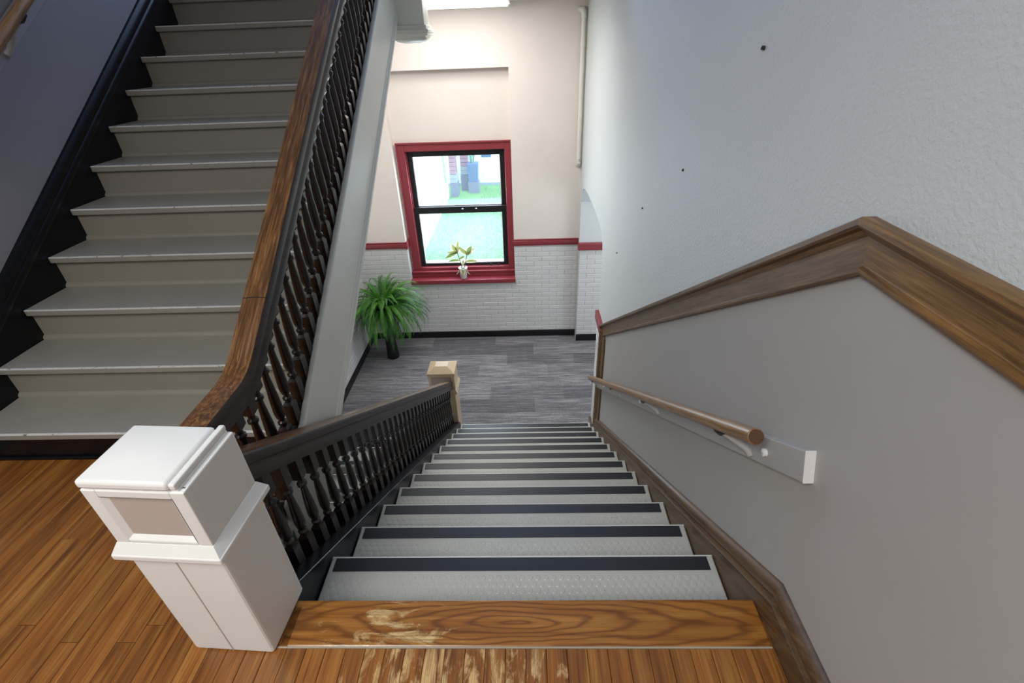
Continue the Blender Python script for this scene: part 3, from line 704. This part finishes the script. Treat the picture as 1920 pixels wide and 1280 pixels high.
# ------------------------------------------------------------------ wall handrails
def wall_rail(x_w, sgn, zf, ya, yb, off, label, mat, bys, bolts, slope, px=None):
    P = thing('wall_handrail', (x_w, (ya+yb)/2, zf((ya+yb)/2)+off), label, 'handrail')
    a = x_w; b2 = x_w+sgn*.026; x0, x1 = min(a, b2), max(a, b2); pa, pb = px
    pt = pa+.030 if sgn < 0 else pa
    obj('backing_board', MB().prism_x([(pa, zf(pa)+off-.115), (pb, zf(pb)+off-.115), (pb, zf(pb)+off-.015), (pt, zf(pt)+off-.015)], x0, x1), m_grey if sgn < 0 else m_greyL, P, bev=.003)
    if sgn < 0: obj('board_end', MB().prism_x([(pa-.0015, zf(pa)+off-.1145), (pa+.001, zf(pa)+off-.1145), (pt+.001, zf(pt)+off-.0155), (pt-.0015, zf(pt)+off-.0155)], x0-.0005, x1), m_white, P)['label'] = 'white painted board end'
    xr = x_w+sgn*.083
    obj('rail', MB().tube([(xr, ya, zf(ya)+off), (xr, (ya+yb)/2, zf((ya+yb)/2)+off), (xr, yb, zf(yb)+off)], .0235, 24), mat, P, smooth=40, bev=.003)
    if sgn < 0:
        tv_ = Vector((0, yb-ya, zf(yb)-zf(ya))).normalized(); e0 = Vector((xr, ya, zf(ya)+off))
        obj('end_grain', MB().tube([e0-tv_*.0012, e0+tv_*.002], .0205, 24), m_endgrain, P)['label'] = 'dark end grain of the round rail'
    for y in bys:
        z = zf(y)+off
        yq = y-.10; zq = zf(yq)+off-.098
        br = obj('bracket', MB().tube([(x_w+sgn*.022, yq, zq), (x_w+sgn*.034, yq+.012, zq+.014), (x_w+sgn*.058, y-.055, zf(y-.055)+off-.052), (xr, y-.012, zf(y-.012)+off-.026)], [.016, .013, .011, .010], 8), m_grey, P, smooth=50)
        obj('saddle', MB().tube([(xr-sgn*.0, y-.03, zf(y-.03)+off-.026), (xr, y-.01, zf(y-.01)+off-.03), (xr, y+.02, zf(y+.02)+off-.026)], [.006, .013, .012], 10), m_metal, br, smooth=50)
        pass
    for y in bolts:
        z = zf(y)+off-.068
        bo = obj('bolt', MB().tube([(x_w+sgn*.026, y, z), (x_w+sgn*.034, y, z), (x_w+sgn*.036, y, z)], [.012, .012, .009], 10), m_white, P, smooth=40)
        obj('bolt_slot', MB().box(x_w+sgn*.036-.0008, x_w+sgn*.036+.0008, y-.007, y+.007, z-.001, z+.001), m_taupe, bo)
    return P
wall_rail(WR-.002, -1, zn, .995, 3.92, .62, 'round light oak handrail on a grey board fixed to the right wall', m_wallrail, (1.19, 2.06, 2.90, 3.76), (1.02, 2.30, 3.46), 1, px=(.845, 3.84))
wall_rail(WL+.002, 1, zu, 1.9, 4.2, .73, 'round oak handrail on the left wall at the top left corner', m_wallrail2, (2.56, 3.4), (2.9,), 1, px=(1.8, 4.25))

# ------------------------------------------------------------------ pipe and ceiling lights
pp = thing('pipe', (.655, 6.15, .14), 'thin cream pipe with elbows running down the far wall corner', 'pipe')
px_ = .66
obj('pipe_run', MB().tube([(px_, 6.15, .17), (px_, 6.15, 1.66)], .024, 12), m_pipe, pp, smooth=40)
obj('elbow', MB().tube([(px_, 6.15, .20), (px_, 6.15, .155), (px_-.004, 6.165, .135), (px_-.006, 6.2, .13)], [.031, .031, .031, .03], 12), m_pipe, pp, smooth=50)
obj('elbow', MB().tube([(px_, 6.15, 1.62), (px_, 6.15, 1.665), (px_-.012, 6.158, 1.688), (px_-.04, 6.2, 1.692)], [.032, .032, .032, .03], 12), m_pipe, pp, smooth=50)
obj('coupling', MB().tube([(px_, 6.15, 1.36), (px_, 6.15, 1.40)], .029, 12), m_pipe, pp, smooth=40)
L_ = thing('ceiling_light', (-.72, 5.45, ZC), 'bright fluorescent ceiling light above the lower landing', 'ceiling light')
obj('housing', MB().box(-1.34, -.10, 5.12, 5.78, ZC-.05, ZC), m_ceil, L_, bev=.004)
obj('diffuser', MB().box(-1.32, -.125, 5.14, 5.765, ZC-.066, ZC-.045), m_lamp, L_, bev=.006)
L_ = thing('ceiling_light', (-.72, 4.66, ZC), 'added fluorescent fill light above the lower landing, out of view', 'ceiling light')  # unseen fixture added to carry the landing fill
obj('housing', MB().box(-1.34, -.10, 4.40, 4.95, ZC-.05, ZC), m_ceil, L_, bev=.004)
obj('diffuser', MB().box(-1.32, -.125, 4.42, 4.93, ZC-.066, ZC-.045), m_lamp, L_, bev=.006)
L_ = thing('ceiling_light', (-.6, -1.3, ZTOP), 'long fluorescent ceiling light over the upper hall', 'ceiling light')
obj('housing', MB().box(-1.8, .6, -1.5, -1.1, ZTOP-.07, ZTOP), m_ceil, L_, bev=.004)
obj('diffuser', MB().box(-1.78, .58, -1.48, -1.12, ZTOP-.085, ZTOP-.065), m_lamp2, L_, bev=.006)

# ------------------------------------------------------------------ fern on its pedestal
FX, FY = -1.90, 5.70
fern = thing('potted_fern', (FX, FY, ZL), 'bushy green fern on a tall black planter in the landing corner', 'plant')
obj('planter', MB().lathe([(.082, 0), (.086, .01), (.074, .2), (.062, .5), (.085, .66), (.115, .78), (.12, .80), (.105, .80), (.10, .77)], (FX, FY), 20, ZL), m_pedestal, fern, smooth=40)
obj('soil', MB().lathe([(.10, .76), (.10, .775)], (FX, FY), 16, ZL), m_soil, fern)
def frond_mesh(L, droop, seed):
    rn = random.Random(seed); v = []; f = []
    n = 22; pts = []
    ang = math.radians(72); p_ = Vector((0, 0, 0)); step = L/n; side = 0
    for i in range(n+1):
        pts.append((p_.copy(), ang)); t = i/n
        p_ = p_+Vector((math.cos(ang)*step, math.sin(side)*.0, math.sin(ang)*step)); ang -= math.radians(droop)/n*(.4+1.3*t)
    for i in range(n):
        a, b_ = pts[i][0], pts[i+1][0]; w = .0016*(1-i/n)+.0006; q = len(v)
        v += [(a.x, -w, a.z), (a.x, w, a.z), (b_.x, w, b_.z), (b_.x, -w, b_.z)]; f.append((q, q+1, q+2, q+3))
    for i in range(2, n*2):
        t = i/(n*2); k_ = min(n-1, int(t*n)); fr = t*n-k_; a = pts[k_][0].lerp(pts[k_+1][0], fr); an = pts[k_][1]
        ll = .036*math.sin(math.pi*min(1, t*.88+.13))**.6*(1-.25*t)*rn.uniform(.88, 1.1); w = L/(n*2)*.56
        d = Vector((math.cos(an), 0, math.sin(an))); up_ = Vector((-math.sin(an), 0, math.cos(an)))
        for s in (-1, 1):
            tip = a+Vector((0, s*ll, 0))+d*ll*.35-up_*ll*rn.uniform(.1, .35); mid = a.lerp(tip, .55)+up_*.002
            q = len(v); v += [tuple(a-d*w*.5), tuple(a+d*w*.5), tuple(mid+d*w*.75), tuple(tip), tuple(mid-d*w*.6)]
            f.append((q, q+1, q+2, q+3, q+4))
    me = bpy.data.meshes.new('frond'); me.from_pydata([tuple(x) for x in v], [], f); me.materials.append(m_frond); me.update(); return me
FM = [frond_mesh(L, dr, i) for i, (L, dr) in enumerate(((.72, 135), (.80, 150), (.60, 120), (.86, 158), (.74, 162), (.46, 70), (.78, 128), (.66, 150)))]
rn = random.Random(5)
for i in range(296):
    az = i*2.39996+rn.uniform(-.25, .25); me2 = FM[rn.randrange(8)] if i > 26 else FM[5 if i % 2 else 2]
    k_ = rn.uniform(.76, 1.08); tilt = rn.uniform(-.1, 1.15) if i > 40 else rn.uniform(-.35, .0)
    if i > 40 and i % 3 == 0: tilt = rn.uniform(1.0, 1.6); k_ *= .86; me2 = FM[2 if i % 2 else 6]
    elif tilt > .6: k_ *= .9
    # keep the fronds out of the wall on the left and the far wall
    dx, dy = math.cos(az), math.sin(az)
    if dx < -.3: k_ *= .9
    if dy > .35: k_ *= .95
    sx_ = max(v.co.x*math.cos(tilt)+v.co.z*math.sin(tilt) for v in me2.vertices)*k_+.09
    if dx < -.05: k_ *= min(1, .385/(sx_*-dx))
    if dy > .05: k_ *= min(1, .46/(sx_*dy))
    inst('frond', me2, (FX+dx*.05, FY+dy*.05, ZL+.77), fern, (rn.uniform(-.2, .2), tilt, az), (k_, k_*1.1, k_))
inst('frond', FM[5], (FX, FY, ZL+.86), fern, (.1, -.45, -.6), (1.1, 1.0, 1.1))

# ------------------------------------------------------------------ rubber plant on the window sill
PX, PY, PZ = -.87, 6.215, RS+.062
rub = thing('potted_plant', (PX, PY, PZ), 'small variegated plant in a white pot on the red window sill', 'plant')
obj('pot', MB().lathe([(.042, 0), (.045, .004), (.060, .148), (.062, .155), (.056, .155), (.054, .14)], (PX, PY), 24, PZ), m_pot, rub, smooth=40)
obj('soil', MB().lathe([(.055, .132), (.055, .14)], (PX, PY), 16, PZ), m_soil, rub)
def leaf(base, dirv, L, Wd, curl, mats=(0,)):
    d = Vector(dirv).normalized(); s = d.cross(Vector((.25, 1, .15)));
    if s.length < .1: s = Vector((1, 0, 0))
    s.normalize(); nrm = (s.cross(d) if s.cross(d).y < 0 else d.cross(s)).normalized(); n = 7; v = []; f = []; base = Vector(base)
    for i in range(n+1):
        t = i/n; w = Wd*math.sin(math.pi*min(.985, t*.93+.04))**.75; c_ = base+d*L*t-Vector((0, 0, 1))*curl*L*t*t
        for k_ in (-1, -.62, 0, .62, 1): v.append(tuple(c_+s*w*k_+nrm*abs(k_)*w*.35))
    for i in range(n):
        for k_ in range(4): q = i*5+k_; f.append((q, q+1, q+6, q+5))
    o = obj('leaf', MB().add(v, f), [m_leaf_g, m_leaf_c], rub, smooth=60)
    for i, p_ in enumerate(o.data.polygons): p_.material_index = 1 if (i % 4 in (0, 3)) else 0
    return o
tz = PZ+.14
b1 = (PX-.055, PY-.01, tz+.235); b2 = (PX+.07, PY, tz+.20)
obj('stem', MB().tube([(PX-.01, PY, tz), (PX-.03, PY, tz+.12), b1], .005, 6), m_stem, rub)
obj('stem', MB().tube([(PX+.015, PY, tz), (PX+.045, PY, tz+.10), b2], .005, 6), m_stem, rub)
for b_, dv, L, w, cu_ in ((b1, (-.35, -.3, 1), .17, .050, .1), (b1, (.15, -.2, 1), .19, .034, .05), (b1, (-.9, -.1, .35), .15, .03, .3), (b1, (-1, -.2, -.15), .17, .034, .2),
                       (b2, (-.55, -.35, 1), .18, .050, .1), (b2, (.5, -.3, 1), .18, .050, .1), (b2, (.85, .1, .8), .14, .03, .1),
                       ((PX-.03, PY, tz+.12), (-1, .1, .25), .17, .03, .35), ((PX-.03, PY, tz+.14), (.5, -.2, .6), .11, .026, .3), ((PX+.04, PY, tz+.1), (1, .1, .3), .17, .03, .3),
                       ((PX, PY, tz), (-.9, -.5, .35), .11, .036, .9), ((PX, PY, tz), (.1, -1, .4), .11, .038, .9), ((PX, PY, tz), (.9, -.5, .35), .12, .034, .9), ((PX, PY, tz+.05), (.2, -.2, 1), .11, .022, .2)):
    leaf(b_, dv, L, w, cu_)

# ------------------------------------------------------------------ outdoors
GZ = -2.52
lawn = struct('floor_lawn', MB().box(-7, 8, 6.62, 24, GZ-.2, GZ), m_grass); lawn['label'] = 'green lawn outside the window'
# tufts of grass as one uncountable mass
gb = MB(); rg = random.Random(3)
for i in range(9000):
    y = 8.2+rg.random()**1.5*7.2; x = -2.1+rg.random()*(1.9+(y-8)*.12); h = rg.uniform(.03, .07); a = rg.random()*6.28; w = .006
    if x < -1.3 and y > 14.3: continue
    q = len(gb.v); gb.v += [(x-w*math.cos(a), y-w*math.sin(a), GZ), (x+w*math.cos(a), y+w*math.sin(a), GZ), (x+rg.uniform(-.03, .03), y+rg.uniform(-.03, .03), GZ+h)]; gb.f.append((q, q+1, q+2))
g_ = obj('grass', gb, m_blade); g_['kind'] = 'stuff'; tag(g_, 'short blades of green grass on the lawn outside', 'grass')
bl = thing('building', (-3, 11, GZ), 'pale outdoor building wall with a stone ledge along the left of the lawn', 'building')
obj('wall', MB().box(-4, -2.36, 7.0, 14.75, GZ, 3.0), m_outwall, bl)
obj('stone_ledge', MB().box(-2.4, -2.24, 7.0, 14.6, GZ, GZ+.42), m_ledge, bl, bev=.02)
def pier_(x0, x1, y, label, zb):
    P = thing('brick_pier', ((x0+x1)/2, y, GZ), label, 'pier')
    obj('base', MB().box(x0-.02, x1+.02, y-.02, y+.4, GZ, zb), m_planterbox, P, bev=.01)
    obj('stone_block', MB().box(x0-.01, x1+.01, y-.01, y+.38, zb+.006, zb+.12), m_outstone, P, bev=.01)
    obj('stone_block', MB().box(x0-.01, x1+.01, y-.01, y+.38, zb+.126, zb+.24), m_outstone, P, bev=.01)
    z = zb+.25
    while z < -.7:
        obj('brick_course', MB().box(x0, x1, y, y+.36, z, z+.105), m_outbrick, P, bev=.006); z += .115
pier_(-2.17, -1.99, 14.6, 'mauve brick pier on a grey base at the end of the ledge', -2.12)
pier_(-1.93, -1.70, 15.3, 'mauve brick pier with pale stone blocks behind the tall planter', -2.05)
oh = thing('building', (1, 17.5, GZ), 'white building wall at the far side of the lawn', 'building')
obj('wall', MB().box(-2.5, 4, 15.9, 17, GZ, 3), m_outwhite, oh)
obj('plinth', MB().box(-2.5, 4, 15.86, 15.9, GZ, GZ+.08), m_outstone, oh)
wn = obj('window', MB().box(-1.33, -1.02, 15.87, 15.9, -1.66, -.6), m_planter, oh)
tp_ = thing('tall_planter', (-1.53, 15.1, GZ), 'tall blue planter with a spiky plant standing on a box outside', 'planter')
obj('box', MB().box(-1.70, -1.37, 14.95, 15.28, GZ, -2.20), m_planterbox, tp_, bev=.01)
obj('planter', MB().rings([[(-1.67, 14.98, -2.2), (-1.40, 14.98, -2.2), (-1.40, 15.25, -2.2), (-1.67, 15.25, -2.2)], [(-1.70, 14.95, -1.66), (-1.37, 14.95, -1.66), (-1.37, 15.28, -1.66), (-1.70, 15.28, -1.66)]]), m_planter, tp_, bev=.01)
rg = random.Random(9)
for i in range(26):
    a = rg.random()*6.283; sp = rg.uniform(.04, .22); hh = rg.uniform(.3, .6); w = .012
    b0 = Vector((-1.535+math.cos(a)*.05, 15.1+math.sin(a)*.05, -1.68)); sd = Vector((-math.sin(a), math.cos(a), 0))*w
    m1 = b0+Vector((math.cos(a)*sp*.5, math.sin(a)*sp*.5, hh*.7)); t1 = b0+Vector((math.cos(a)*sp*1.5, math.sin(a)*sp*1.5, hh))
    obj('spiky_leaf', MB().add([tuple(b0-sd), tuple(b0+sd), tuple(m1+sd), tuple(m1-sd), tuple(t1)], [(0, 1, 2, 3), (3, 2, 4)]), m_spiky, tp_)
